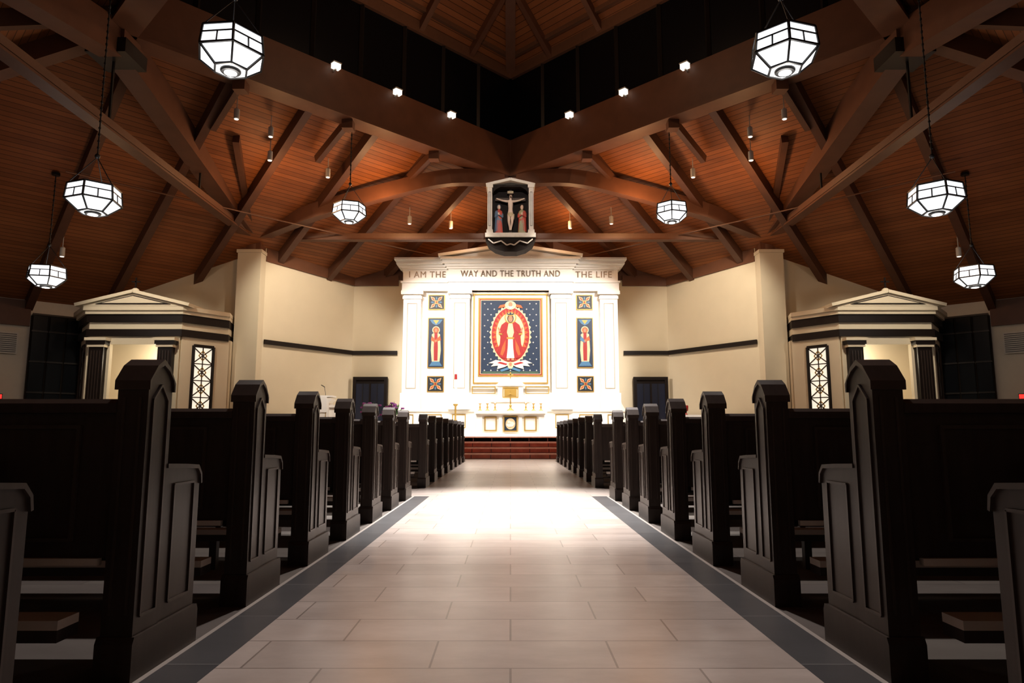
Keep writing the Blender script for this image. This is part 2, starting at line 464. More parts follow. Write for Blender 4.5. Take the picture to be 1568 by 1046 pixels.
# ------------------------------------------------------------ retable
b=B(); Z0=.62
b.box(-3.68,3.68,23.1,23.80,Z0,6.35,WHITE)
b.prism([(-3.88,Z0),(3.88,Z0),(3.88,1.45),(3.73,1.7),(3.68,2.0),(-3.68,2.0),(-3.73,1.7),(-3.88,1.45)],'y',22.98,23.8,WHITE)
b.box(-3.93,3.93,22.93,23.8,1.43,1.50,WHITE); b.box(-3.93,3.93,22.9,23.8,Z0,.78,WHITE)
for s in (-1,1):
    for xc,w,yf in ((3.36,.60,22.98),(1.72,.66,22.86)):
        x=s*xc
        b.box(x-w/2,x+w/2,yf,23.15,1.5,5.3,WHITE)
        b.box(x-w/2-.05,x+w/2+.05,yf-.05,23.15,1.5,2.05,WHITE)
        b.box(x-w/2-.03,x+w/2+.03,yf-.03,23.15,5.26,5.36,WHITE)
        b.box(x-w/2-.08,x+w/2+.08,yf-.08,23.15,5.42,5.54,WHITE)
        b.box(x-w/2,x+w/2,yf,23.15,5.3,5.45,WHITE)
        b.frame(x-w/2+.13,x+w/2-.13,2.2,5.12,.025,yf-.015,yf+.01,PANELLINE)
b.box(-3.72,3.72,22.95,23.8,5.54,5.85,WHITE); b.box(-3.76,3.76,22.91,23.8,5.82,5.88,WHITE)
b.box(-3.69,3.69,22.97,23.8,5.85,6.35,WHITE)
for (z0,z1,o) in ((6.28,6.35,.06),(6.35,6.44,.13),(6.44,6.57,.22),(6.57,6.65,.28)):
    b.box(-3.68-o,3.68+o,22.97-o,23.8,z0,z1,WHITE)
b.box(-2.12,2.12,22.82,23.5,5.54,6.35,WHITE); b.box(-2.15,2.15,22.78,23.5,5.82,5.88,WHITE)
for z0,z1,o in ((6.28,6.35,.06),(6.35,6.44,.12),(6.44,6.57,.2),(6.57,6.65,.26)):
    b.box(-2.12-o,2.12+o,22.82-o,23.5,z0,z1,WHITE)
b.prism([(-2.3,6.65),(2.3,6.65),(0,7.02)],'y',22.75,23.6,WHITE)
for s in (-1,1):
    b.beam((s*2.45,23.0,6.70),(0,23.0,7.08),.9,.10,WHITE)
F=22.98
b.box(-1.33,1.33,F,23.15,2.2,5.50,WHITE)
b.frame(-1.27,1.27,2.36,5.44,.045,F-.03,F,GOLD)
b.box(-1.10,1.10,F-.02,F,2.60,5.30,GOLD)
b.box(-1.05,1.05,F-.028,F-.01,2.65,5.25,MRED)
b.box(-1.02,1.02,F-.034,F-.012,2.68,5.22,CREAM)
b.box(-1.00,1.00,F-.038,F-.014,2.70,5.20,BLUE)
def flat(poly,lv,m,y=F): b.prism(poly,'y',y-.042-lv*.005,y-.02,m)
def star(cx,cz,r,n=5,q=.4): return [(cx+(r if i%2==0 else r*q)*math.sin(math.pi*i/n),cz+(r if i%2==0 else r*q)*math.cos(math.pi*i/n)) for i in range(2*n)]
CZ=4.02
for i in range(-4,5):
    for j in range(-6,7):
        x=i*.22+(.11 if j%2 else 0); z=3.95+j*.19
        if abs(x)<.94 and 2.80<z<5.12 and ((x/.76)**2+((z-CZ)/1.06)**2)>1 and not (abs(x)<.45 and z>4.85) : flat(star(x,z,.032,4,.35),0,MWHITE)
flat([( (.72 if i%2 else .66)*math.cos(2*math.pi*i/72), CZ+(1.03 if i%2 else .96)*math.sin(2*math.pi*i/72)) for i in range(72)],1,CREAM)
flat(ell(0,CZ,.64,.93,40),2,MRED)
flat([( (.62 if i%2 else .48)*math.cos(2*math.pi*i/64), CZ+(.91 if i%2 else .74)*math.sin(2*math.pi*i/64)) for i in range(64)],3,MORG)
flat(ell(0,CZ,.48,.75,40),4,CREAM)
flat([(-.14,4.48),(-.30,4.36),(-.40,4.10),(-.34,3.95),(-.36,3.7),(-.46,3.45),(-.36,3.25),(-.12,3.2),(.12,3.2),(.36,3.25),(.46,3.45),(.36,3.7),(.34,3.95),(.40,4.10),(.30,4.36),(.14,4.48)],5,MRED)
flat([(-.07,4.40),(-.12,4.1),(-.06,3.9),(.06,3.9),(.12,4.1),(.07,4.40)],6,CREAM)
flat([(-.08,3.9),(-.09,3.6),(-.13,3.22),(.13,3.22),(.09,3.6),(.08,3.9)],6,MWHITE)
flat([(-.13,3.93),(.13,3.93),(.12,3.87),(-.12,3.87)],7,GOLD)
for s in (-1,1):
    flat([(s*.16,4.40),(s*.33,4.22),(s*.40,4.06),(s*.30,4.04),(s*.14,4.2)],7,MRED)
    flat([(s*.28,4.06),(s*.40,4.08),(s*.40,4.03),(s*.28,4.01)],8,GOLD)
    flat([(s*.37,4.10),(s*.43,4.24),(s*.40,4.28),(s*.33,4.14)],8,SKIN)
    flat([(s*.16,3.85),(s*.28,3.6),(s*.34,3.35),(s*.27,3.3),(s*.18,3.5)],6,MORG)
    flat([(s*.03,3.22),(s*.11,3.22),(s*.13,3.14),(s*.03,3.14)],7,SKIN)
flat(ell(0,4.60,.20,.20,24),6,GOLD); flat(ell(0,4.60,.165,.165,24),7,CREAM)
flat(ell(0,4.57,.11,.14,20),8,HAIR); flat(ell(0,4.56,.075,.11,20),9,SKIN)
flat([(-.09,4.66),(.09,4.66),(.12,4.78),(.05,4.72),(0,4.8),(-.05,4.72),(-.12,4.78)],10,DBLUE)
flat([(-.09,4.66),(.09,4.66),(.095,4.69),(-.095,4.69)],11,GOLD)
for s in (-1,1): flat(ell(s*.03,4.585,.012,.008,8),10,MBLACK)
flat([(-.025,4.505),(.025,4.505),(.015,4.495),(-.015,4.495)],10,MRED)
flat(ell(0,5.03,.19,.15,20),6,CREAM); flat([(-.17,4.98),(-.42,4.93),(-.36,5.03),(-.14,5.08)],5,MORG); flat([(.17,4.98),(.42,4.93),(.36,5.03),(.14,5.08)],5,MORG)
flat(ell(0,5.06,.07,.085,16),7,SKIN); flat([(-.10,4.99),(.10,4.99),(0,4.90)],8,MWHITE)
for s in (-1,1):
    flat([(0,3.02),(s*.18,3.10),(s*.5,3.16),(s*.74,3.05),(s*.56,3.04),(s*.66,2.94),(s*.42,2.97),(s*.45,2.85),(s*.2,2.92)],5,MWHITE)
    flat([(s*.1,3.03),(s*.35,3.10),(s*.45,3.06),(s*.15,2.98)],6,MRED)
    flat([(s*.05,2.93),(s*.35,2.82),(s*.3,2.76),(0,2.86)],4,LBLUE)
flat(ell(0,2.98,.10,.12,16),6,CREAM); flat(ell(0,3.01,.05,.07,12),7,SKIN)
flat([(-.95,2.72),(.95,2.72),(.95,2.77),(-.95,2.77)],0,MGREEN)
# side mosaics
for s in (-1,1):
    xc=s*2.54; w=.255; y=23.1
    for (z0,z1) in ((4.93,5.40),(2.12,2.60)):
        b.box(xc-w-.03,xc+w+.03,y-.03,y,z0-.03,z1+.03,GOLD)
        b.box(xc-w,xc+w,y-.038,y-.01,z0,z1,MBLACK)
        zc=(z0+z1)/2
        for k in range(4):
            a=math.pi/4+k*math.pi/2; c,si=math.cos(a),math.sin(a)
            def R(u,v): return (xc+u*c-v*si,zc+u*si+v*c)
            flat([R(.04,0),R(.16,.06),R(.29,.0),R(.16,-.06)],0,CREAM,y); flat([R(.06,0),R(.16,.035),R(.25,0),R(.16,-.035)],1,MORG,y)
            a+=math.pi/4; c,si=math.cos(a),math.sin(a)
            flat([(xc+.05*c,zc+.05*si),(xc+.15*c-.03*si,zc+.15*si+.03*c),(xc+.2*c,zc+.2*si),(xc+.15*c+.03*si,zc+.15*si-.03*c)],0,LBLUE,y)
        flat(ell(xc,zc,.06,.06,16),2,GOLD,y); flat(ell(xc,zc,.035,.035,12),3,MRED,y)
    z0,z1=2.93,4.60
    b.box(xc-w-.03,xc+w+.03,y-.03,y,z0-.03,z1+.03,GOLD); b.box(xc-w,xc+w,y-.038,y-.01,z0,z1,BLUE)
    flat([(xc-.22,4.56),(xc+.22,4.56),(xc+.12,4.42),(xc,4.36),(xc-.12,4.42)],0,LBLUE,y)
    flat([(xc-.1,4.54),(xc+.1,4.54),(xc,4.40)],1,GOLD,y)
    flat(ell(xc,4.20,.13,.13,20),1,CREAM,y); flat(ell(xc,4.20,.10,.10,16),2,MORG,y); flat(ell(xc,4.19,.045,.065,14),3,SKIN,y)
    flat([(xc-.05,4.12),(xc-.14,4.05),(xc-.17,3.5),(xc-.13,3.12),(xc+.13,3.12),(xc+.17,3.5),(xc+.14,4.05),(xc+.05,4.12)],1,CREAM,y)
    flat([(xc-.05,4.1),(xc-.07,3.6),(xc-.06,3.15),(xc+.06,3.15),(xc+.07,3.6),(xc+.05,4.1)],2,MRED,y)
    flat([(xc-.14,4.0),(xc+.02,3.82),(xc,3.76),(xc-.17,3.85)],3,MORG if s<0 else LBLUE,y); flat([(xc+.14,4.0),(xc-.02,3.86),(xc,3.8),(xc+.17,3.85)],3,MORG,y)
    flat(ell(xc,3.82,.04,.03,10),4,SKIN,y)
    flat([(xc-.22,2.97),(xc+.22,2.97),(xc+.12,3.12),(xc-.12,3.12)],1,LBLUE,y)
yf=22.98
for s in (-1,1):
    for xa,xb in ((3.25,3.7),(2.3,2.95),(1.5,1.95)):
        a,c=sorted((s*xa,s*xb)); b.frame(a,c,.88,1.34,.028,yf-.02,yf+.01,GOLD)
    a,c=sorted((s*1.3,s*.5)); b.frame(a,c,2.02,2.28,.03,F-.03,F,GOLD)
ret=b.build('altar_retable')
def letters(txt,xc,width,y,z=6.01,h=.31):
    cu=bpy.data.curves.new('frieze_lettering','FONT'); cu.body=txt; cu.size=h; cu.extrude=.012; cu.align_x='CENTER'; cu.space_character=1.1
    cu.materials.append(LETTER)
    o=bpy.data.objects.new('frieze_lettering',cu); COL.objects.link(o); o.location=(xc,y,z); o.rotation_euler=(math.pi/2,0,0)
    bpy.context.view_layer.update()
    k=width/max(.01,o.dimensions.x); o.scale=(k,1,1); o.parent=ret
letters('WAY AND THE TRUTH AND',0,3.4,22.81)
letters('I AM THE',-2.86,1.25,22.96); letters('THE LIFE',2.86,1.25,22.96)

# tabernacle
b=B(); ty=22.35
b.box(-.62,.62,22.2,22.89,Z0,1.72,WHITE); b.box(-.70,.70,22.15,22.89,1.72,1.80,WHITE)
b.box(-.42,.42,ty,22.89,1.80,2.25,WHITE); b.prism([(-.5,2.25),(.5,2.25),(.38,2.36),(0,2.48),(-.38,2.36)],'y',ty-.05,22.89,WHITE)
b.frame(-.26,.26,1.86,2.20,.03,ty-.03,ty,GOLD); b.box(-.2,.2,ty-.02,ty,1.9,2.16,GOLD)
b.beam((0,ty+.2,2.46),(0,ty+.2,2.72),.035,.035,GOLD); b.beam((-.09,ty+.2,2.63),(.09,ty+.2,2.63),.035,.035,GOLD)
b.build('tabernacle')

# altar
b=B(); y0,y1=21.0,21.9
b.box(-1.08,1.08,y0,y1,.62,.70,WHITE); b.box(-1.0,1.0,y0+.06,y1-.06,.70,1.30,WHITE)
b.box(-1.06,1.06,y0,y1,1.26,1.31,WHITE); b.box(-1.12,1.12,y0-.05,y1+.05,1.31,1.40,WHITE)
for s in (-1,1):
    b.box(*sorted((s*1.04,s*.86)),y0+.02,y0+.2,.70,1.28,WHITE)
    b.box(*sorted((s*.36,s*.26)),y0+.03,y0+.2,.70,1.28,WHITE)
    a,c=sorted((s*.80,s*.42)); b.frame(a,c,.78,1.22,.035,y0+.03,y0+.06,GOLD)
b.frame(-.22,.22,.76,1.24,.035,y0+.02,y0+.06,GOLD); b.box(-.19,.19,y0+.04,y0+.065,.79,1.21,DBLUE)
b.prism(ell(0,1.0,.15,.17,20),'y',y0+.03,y0+.05,CREAM)
b.prism([(-.13,.97),(-.05,1.08),(.08,1.06),(.13,1.0),(.07,.92),(-.06,.90)],'y',y0+.02,y0+.05,STONE); b.prism(ell(-.05,1.06,.045,.045,16),'y',y0+.01,y0+.05,MWHITE)
b.build('altar_table')
cb=B()
cb.lathe([(.08,0),(.085,.015),(.035,.04),(.018,.08),(.035,.12),(.018,.15),(.014,.2),(.045,.22),(.05,.235)],(0,0,0),GOLD,14)
cb.cyl((0,0,.235),(0,0,.42),.022,.022,CANDLE,10); cb.lathe([(.001,0),(.014,.016),(.010,.04),(.001,.07)],(0,0,.42),FLAME,8)
co=cb.build('altar_candlestick'); co.location=(-.95,21.4,1.40)
for x in (-.72,-.48,.48,.72,.95): inst('altar_candlestick',co.data,(x,21.4,1.40))
b=B(); b.lathe([(.12,0),(.12,.02),(.05,.06),(.025,.12),(.05,.16),(.02,.2)],(0,21.3,1.40),GOLD,14)
b.beam((0,21.3,1.58),(0,21.3,2.02),.04,.04,GOLD); b.beam((-.13,21.3,1.88),(.13,21.3,1.88),.04,.04,GOLD)
b.ball((0,21.27,1.93),.025,GOLD); b.beam((0,21.27,1.9),(0,21.27,1.68),.03,.04,GOLD)
b.build('altar_crucifix')

# ambo with microphone
b=B(); ax,ay=-5.85,21.0
b.prism([(-.35,.62),(.35,.62),(.35,.75),(.28,.8),(.28,1.65),(.36,1.72),(.36,1.78),(-.36,1.78),(-.36,1.72),(-.28,1.65),(-.28,.8),(-.35,.75)],'y',ay,ay+.5,WHITE)
b.v=[Vector((p.x+ax,p.y,p.z)) for p in b.v]
for s in (-1,1):
    b.box(*sorted((ax+s*.28,ax+s*.72)),ay+.1,ay+.4,.62,1.5,WHITE); b.box(*sorted((ax+s*.26,ax+s*.78)),ay+.06,ay+.44,1.5,1.58,WHITE)
b.frame(ax-.2,ax+.2,.9,1.55,.02,ay-.01,ay+.01,GOLD)
b.beam((ax-.38,ay+.25,1.84),(ax+.38,ay+.25,1.84),.5,.05,LINEN)
b.box(ax-.22,ax+.22,ay-.02,ay+.0,1.35,1.84,LINEN)
b.cyl((ax+.1,ay+.3,1.84),(ax+.02,ay+.42,2.15),.008,.008,STEEL,8); b.cyl((ax+.02,ay+.42,2.15),(ax-.12,ay+.55,2.22),.014,.014,BLACK,8)
b.build('ambo')
b=B(); b.lathe([(.16,0),(.16,.03),(.05,.08),(.03,.3),(.05,.5),(.03,.55),(.03,.95),(.08,1.0),(.08,1.03)],(-1.78,22.2,.62),GOLD,14)
b.cyl((-1.78,22.2,1.65),(-1.78,22.2,2.45),.04,.04,CANDLE,12); b.cyl((-1.78,22.2,2.45),(-1.78,22.2,2.62),.05,.04,MRED,12)
b.build('paschal_candle')
# credence table with vessel on the right
b=B(); cx,cy=5.5,21.3
for i in (-.32,.32):
    for j in (.05,.45): b.box(cx+i-.025,cx+i+.025,cy+j-.025,cy+j+.025,.62,1.22,DARKW)
b.box(cx-.4,cx+.4,cy,cy+.5,1.22,1.27,DARKW); b.box(cx-.42,cx+.42,cy-.01,cy+.51,1.27,1.28,LINEN); b.box(cx-.42,cx+.42,cy-.015,cy-.008,1.02,1.28,LINEN)
b.build('credence_table')
b=B(); b.lathe([(.06,0),(.06,.02),(.02,.05),(.02,.1),(.07,.14),(.08,.26),(.07,.30)],(cx,cy+.2,1.28),MRED,14); b.build('sanctuary_lamp')
def flowers(cx,cy):
    b=B(); b.box(cx-.14,cx+.14,cy-.14,cy+.14,.62,.94,WHITE)
    b.lathe([(.10,0),(.16,.1),(.18,.25),(.14,.3)],(cx,cy,.94),DARKW,14)
    for i in range(90):
        a=random.random()*6.28; e=random.uniform(.1,1.4); r=random.uniform(.25,.52)
        p=Vector((cx,cy,1.2)); q=p+Vector((math.cos(a)*math.cos(e)*r*.8,math.sin(a)*math.cos(e)*r*.8,math.sin(e)*r))
        b.cyl(p,p.lerp(q,.6),.005,.03,LEAF,5); b.cyl(p.lerp(q,.6),q,.03,.002,LEAF,5)
        if i%3==0:
            c=q
            for k in range(5):
                t=k*1.256; b.ball(c+Vector((math.cos(t)*.03,math.sin(t)*.03,.0)),.03,PURP,5)
            b.ball(c+Vector((0,0,.01)),.015,CREAM,5)
    b.build('flower_arrangement')
flowers(-4.3,21.0); flowers(-3.6,21.1)

# ------------------------------------------------------------ rood shrine with crucifixion
root=bpy.data.objects.new('hanging_crucifixion_shrine',None); COL.objects.link(root)
b=B(); yb=20.55; yf=19.95
b.box(-.66,.66,yb-.05,yb,6.85,8.50,BACKW)
for s in (-1,1):
    b.box(*sorted((s*.75,s*.60)),yf,yb,6.85,8.46,STONE)
    b.box(*sorted((s*.78,s*.57)),yf-.02,yb,6.85,6.98,STONE); b.box(*sorted((s*.78,s*.57)),yf-.02,yb,8.40,8.50,STONE)
    b.beam((s*.80,yf+.30,8.50),(0,yf+.30,8.69),.62,.09,STONE)
    tri=[(s*.60,8.2),(s*.60,8.5),(s*.15,8.5),(s*.32,8.44),(s*.5,8.34)]
    b.prism(tri,'y',yf+.04,yf+.09,BACKW)
    b.frame(*sorted((s*.71,s*.64)),7.1,8.25,.012,yf-.01,yf,DARKW)
b.box(-.6,.6,yf+.06,yb,8.44,8.5,BACKW)
b.box(-.82,.82,yf-.06,yb,6.72,6.86,STONE)
b.prism([(-.82,6.72),(.82,6.72),(.72,6.50),(.5,6.34),(.2,6.25),(-.2,6.25),(-.5,6.34),(-.72,6.50)],'y',yf+.02,yb,BACKW)
for s in (-1,1):
    pts=[(s*.72,6.66),(s*.55,6.52),(s*.3,6.60),(s*.12,6.46),(0,6.50)]
    for i in range(4): b.beam((pts[i][0],yf-.0,pts[i][1]),(pts[i+1][0],yf,pts[i+1][1]),.06,.035,STONE)
b.box(-.2,.2,yb-.05,yb+.05,8.5,8.7,DARKW)
for s in (-1,1): b.cyl((s*.5,yb-.1,8.5),(s*.5,yb-.1,9.0),.02,.02,STEEL,8)
sh=b.build('shrine_housing',root)
b=B(); cyy=yb-.2
b.beam((0,cyy,6.9),(0,cyy,8.44),.10,.07,HAIR); b.beam((-.50,cyy,8.12),(.50,cyy,8.12),.07,.10,HAIR); b.box(-.1,.1,cyy-.06,cyy-.03,8.32,8.40,CREAM)
b.build('cross',root)
def skin(name,joints,edges,m,parent,sub=2):
    me=bpy.data.meshes.new(name); me.from_pydata([j[:3] for j in joints],edges,[]); me.materials.append(m)
    o=bpy.data.objects.new(name,me); COL.objects.link(o); o.parent=parent
    sk=o.modifiers.new('skin','SKIN')
    for i,j in enumerate(joints):
        sv=me.skin_vertices[0].data[i]; sv.radius=(j[3],j[4] if len(j)>4 else j[3]); sv.use_root=(i==0)
    sb=o.modifiers.new('sub','SUBSURF'); sb.levels=1; sb.render_levels=sub
    sk.use_smooth_shade=True
    return o
y=cyy-.09
J=[(0,y,7.62,.085,.06),(0,y,7.75,.070,.05),(0,y-.01,7.93,.095,.06),(0,y-.01,8.03,.065,.045),(0,y-.03,8.10,.03),(.01,y-.05,8.16,.05,.055),(.012,y-.06,8.23,.045,.05),
   (.11,y,8.03,.042),(.27,y+.01,8.06,.032),(.41,y+.03,8.12,.022),(.47,y+.03,8.14,.022),
   (-.11,y,8.03,.042),(-.27,y+.01,8.06,.032),(-.41,y+.03,8.12,.022),(-.47,y+.03,8.14,.022),
   (.05,y,7.55,.062),(.06,y-.07,7.33,.045),(.02,y,7.12,.03),(.015,y-.03,7.04,.026),
   (-.05,y,7.55,.062),(-.055,y-.07,7.33,.045),(-.02,y,7.12,.03),(-.015,y-.03,7.04,.026)]
E=[(0,1),(1,2),(2,3),(3,4),(4,5),(5,6),(3,7),(7,8),(8,9),(9,10),(3,11),(11,12),(12,13),(13,14),(0,15),(15,16),(16,17),(17,18),(0,19),(19,20),(20,21),(21,22)]
corp=mat('corpus_carved',(.72,.55,.44),.5)
skin('corpus',J,E,corp,root)
b=B()
b.lathe([(.10,-.09),(.108,0),(.088,.06)],(0,y,7.58),CREAM,14,1,.75); b.prism([(.06,7.6),(.13,7.58),(.12,7.38)],'y',y-.05,y,CREAM)
b.ball((.012,y-.03,8.235),.058,HAIR,10,1,.9,1.1); b.ball((.012,y-.10,8.15),.032,HAIR,8); b.cyl((-.03,y-.02,8.2),(-.03,y,8.06),.02,.012,HAIR,8); b.cyl((.055,y-.02,8.2),(.055,y,8.06),.02,.012,HAIR,8)
b.ball((.012,y-.108,8.195),.008,corp,6); b.build('corpus_cloth_and_hair',root)
def robed(xc,robe,mantle,hair,s):
    b=B(); yy=cyy-.12; z=6.86
    b.lathe([(.13,0),(.135,.05),(.115,.3),(.10,.52),(.105,.62),(.12,.74),(.10,.82),(.05,.86),(.034,.89)],(xc,yy,z),robe,18,1,.75)
    b.lathe([(.145,.12),(.13,.4),(.125,.6),(.138,.75),(.11,.83),(.06,.86)],(xc+s*.012,yy+.02,z),mantle,18,1,.78)
    for k in range(5): b.beam((xc-.08+k*.04,yy-.10,z+.02),(xc-.05+k*.025,yy-.085,z+.5),.012,.012,robe)
    b.ball((xc,yy-.01,z+.955),.062,corp,12,.85,.95,1.25); b.ball((xc,yy+.015,z+.975),.070,hair,12,.95,.9,1.2)
    b.ball((xc,yy-.07,z+.95),.010,corp,6)
    for t in (-1,1): b.ball((xc+t*.022,yy-.062,z+.965),.006,HAIR,6)
    b.build('attendant_robe',root)
    for t in (-1,1):
        J=[(xc+t*.10,yy,z+.76,.038),(xc+t*.12,yy-.04,z+.60,.034),(xc+t*.03,yy-.12,z+.66,.026),(xc+.0,yy-.13,z+.69,.018)]
        skin('attendant_sleeve',J,[(0,1),(1,2),(2,3)],mantle,root)
    b=B()
    for k in range(4):
        b.cyl((xc-.018+k*.011,yy-.135,z+.68),(xc-.014+k*.009,yy-.145,z+.745-abs(k-1.5)*.005),.007,.005,corp,6)
    b.cyl((xc-.02,yy-.14,z+.68),(xc-.03,yy-.15,z+.715),.007,.005,corp,6)
    b.ball((xc,yy-.135,z+.675),.022,corp,8,1,.7,1.1)
    b.build('attendant_hands',root)
robed(-.38,STATR,STATB,STATB,-1); robed(.38,STATG,STATR,HAIR,1)
root.scale=(.93,.93,.93); root.location=(0,20.25*.07,8.44-8.74*.93)

# ------------------------------------------------------------ entrance shrines (chamfered bays)
def bay():
    b=B()
    XL=-11.85
    P=[(-8.58,20.95),(-8.45,20.25),(-9.3,19.1),(XL,19.1),(-12.75,20.25),(-12.75,20.95)]
    cx=(XL-9.3)/2
    def off(o):
        pts=[]
        for i,(x,y) in enumerate(P):
            sx=1 if x>cx else -1
            k=0 if i==0 else (.9 if i in (4,5) else .5)
            pts.append((x+sx*o*k, y-o if y<20.9 else y))
        return pts
    def ring(o,z0,z1,m):
        b.prism(off(o),'z',z0,z1,m)
    def seg(p,q,z0,z1,m,w=.14): b.beam((p[0],p[1],(z0+z1)/2),(q[0],q[1],(z0+z1)/2),w,z1-z0,m)
    seg(P[0],P[1],0,3.46,WALL); seg(P[4],P[5],0,3.46,WALL)
    for (p,q) in ((P[1],P[2]),(P[4],P[3])):
        p=Vector((*p,0));q=Vector((*q,0))
        def A(t): v=p.lerp(q,t); return (v.x,v.y)
        seg(A(0),A(.34),0,3.46,WALL); seg(A(.76),A(1),0,3.46,WALL); seg(A(.34),A(.76),0,1.2,WALL); seg(A(.34),A(.76),3.2,3.46,WALL)
        d=(q-p).normalized(); n=Vector((d.y,-d.x,0)); 
        if n.y>0: n=-n
        c=p.lerp(q,.55); hw=(q-p).length*.21
        def G(u,z,o=0): v=c+d*u+n*o; return (v.x,v.y,z)
        b.beam(G(-hw,2.2),G(hw,2.2),.03,2.0,LIT)
        for u in (-hw,hw): b.beam(G(u,1.2,.08),G(u,3.2,.08),.07,.06,BAND)
        for z in (1.2,3.2): b.beam(G(-hw,z,.08),G(hw,z,.08),.06,.08,BAND)
        for k in range(4):
            za=1.25+k*.48; zb=za+.48
            b.beam(G(-hw,za,.05),G(hw,zb,.05),.025,.03,PEWL); b.beam(G(hw,za,.05),G(-hw,zb,.05),.025,.03,PEWL)
            b.beam(G(-hw,zb,.05),G(hw,zb,.05),.025,.03,PEWL)
            m=(za+zb)/2; 
            for (u0,z0_,u1,z1_) in ((-.12,m,0,m+.14),(.12,m,0,m+.14),(-.12,m,0,m-.14),(.12,m,0,m-.14)):
                b.beam(G(u0,z0_,.05),G(u1,z1_,.05),.02,.025,GOLD)
        b.beam(G(0,1.2,.05),G(0,3.2,.05),.025,.03,PEWL)
    xd0,xd1=-9.9,-11.25
    seg(P[2],(xd0,19.1),0,3.46,WALL); seg(P[3],(xd1,19.1),0,3.46,WALL); seg((xd0,19.1),(xd1,19.1),3.2,3.46,WALL)
    for x in (-9.62,-11.53):
        b.box(x-.2,x+.2,18.86,19.1,.25,3.1,BAND); b.box(x-.25,x+.25,18.82,19.1,0,.25,BAND)
        for k in (-.12,-.04,.04,.12): b.box(x+k-.012,x+k+.012,18.84,18.87,.35,3.0,PEW)
        b.box(x-.24,x+.24,18.82,19.1,3.1,3.17,WALL); b.box(x-.27,x+.27,18.80,19.1,3.17,3.28,BAND); b.box(x-.30,x+.30,18.77,19.1,3.28,3.36,WALL)
    ring(.13,3.42,3.62,BAND); ring(.06,3.62,3.82,WALL); ring(.14,3.82,4.04,BAND); ring(.19,4.04,4.14,WALL); ring(.25,4.14,4.26,WALL)
    w=1.45
    b.prism([(cx-w,4.26),(cx+w,4.26),(cx,4.62)],'y',18.84,20.6,WALL)
    b.beam((cx-w-.15,19.6,4.28),(cx,19.6,4.67),1.7,.09,WALL); b.beam((cx+w+.15,19.6,4.28),(cx,19.6,4.67),1.7,.09,WALL)
    b.prism([(cx-1.05,4.31),(cx+1.05,4.31),(cx,4.56)],'y',18.80,18.85,BAND); b.prism([(cx-.86,4.33),(cx+.86,4.33),(cx,4.53)],'y',18.785,18.83,WALL)
    b.lathe([(.10,0),(.10,.05),(.05,.09)],(cx,18.9,4.68),WALL,12)
    b.beam((cx,18.9,4.74),(cx,18.9,5.08),.035,.035,BAND); b.beam((cx-.12,18.9,4.96),(cx+.12,18.9,4.96),.035,.035,BAND)
    b.box(-12.65,-8.65,20.85,20.9,0,3.42,CHIN); 
    b.frame(-10.35,-9.75,2.35,3.05,.06,20.78,20.85,DARKW); b.box(-10.3,-9.8,20.8,20.84,2.4,3.0,STATR); b.prism(ell(-10.05,2.78,.1,.13,16),'y',20.78,20.82,SKIN)
    b.box(-11.3,-10.6,20.80,20.86,0,2.3,WALLW); b.frame(-11.35,-10.55,0,2.35,.05,20.76,20.86,BAND)
    return b
bb=bay(); both(bb,'entrance_aedicule')

# ------------------------------------------------------------ pendants
def pendant_mesh():
    b=B(); n=6
    R=.43
    def ring(r,z,rot=0.0): return [Vector((r*math.cos(math.pi/3*i+rot),r*math.sin(math.pi/3*i+rot),z)) for i in range(n)]
    a=ring(R*.93,.20); c=ring(R,-.06); d=ring(R*.50,-.24)
    rings=[a,c,d]
    for r0,r1 in ((a,c),(c,d)):
        for i in range(n):
            j=(i+1)%n; b.add([r0[i],r0[j],r1[j],r1[i]],[(0,1,2,3)],GLOW)
    b.add(d,[tuple(range(n))],GLOW); b.add(a,[tuple(range(n))],GLOW)
    for r in rings:
        for i in range(n): b.beam(r[i]*1.01,r[(i+1)%n]*1.01,.026,.026,BLACK)
    for r0,r1 in ((a,c),(c,d)):
        for i in range(n): b.beam(r0[i]*1.01,r1[i]*1.01,.026,.026,BLACK)
    for i in range(n):
        j=(i+1)%n
        p=a[i].lerp(c[i],.42)*1.012;q=a[j].lerp(c[j],.42)*1.012; b.beam(p,q,.018,.018,BLACK)
        m0=(a[i].lerp(a[j],.5))*1.012; m1=(c[i].lerp(c[j],.5))*1.012; b.beam(m0.lerp(m1,.42),m1,.016,.016,BLACK)
    b.lathe([(.115,-.275),(.13,-.26),(.13,-.235)],(0,0,0),BLACK,20); b.lathe([(.08,-.282),(.08,-.27)],(0,0,0),GLOW,20)
    for i in range(0,6,2): b.cyl(a[i],(0,0,.75),.008,.008,BLACK,6)
    b.ball((0,0,.77),.045,BLACK,8)
    return b
def point(loc,e,col=(1,.8,.55),r=.15):
    l=bpy.data.lights.new('point_light','POINT'); l.energy=e; l.color=col; l.shadow_soft_size=r
    o=bpy.data.objects.new('point_light',l); COL.objects.link(o); o.location=loc
def pendant(x,y,z,rot):
    b=pendant_mesh(); 
    R=Matrix.Rotation(rot,4,'Z'); b.v=[R@v for v in b.v]
    top=roofZ(x,y)-z-.02
    zz=.8
    b.cyl((0,0,.78),(0,0,top),.012,.012,BLACK,6)
    while zz<top-.1:
        b.lathe([(.02,-.02),(.024,0),(.02,.02)],(0,0,zz),BLACK,6); zz+=.12
    b.cyl((0,0,top-.06),(0,0,top),.09,.09,BLACK,12)
    o=b.build('pendant_lantern'); o.location=(x,y,z)
    point((x,y,z-.5),26,(1,.93,.85),.2)  # bare point added under the lantern, as its dimmed glass lights little
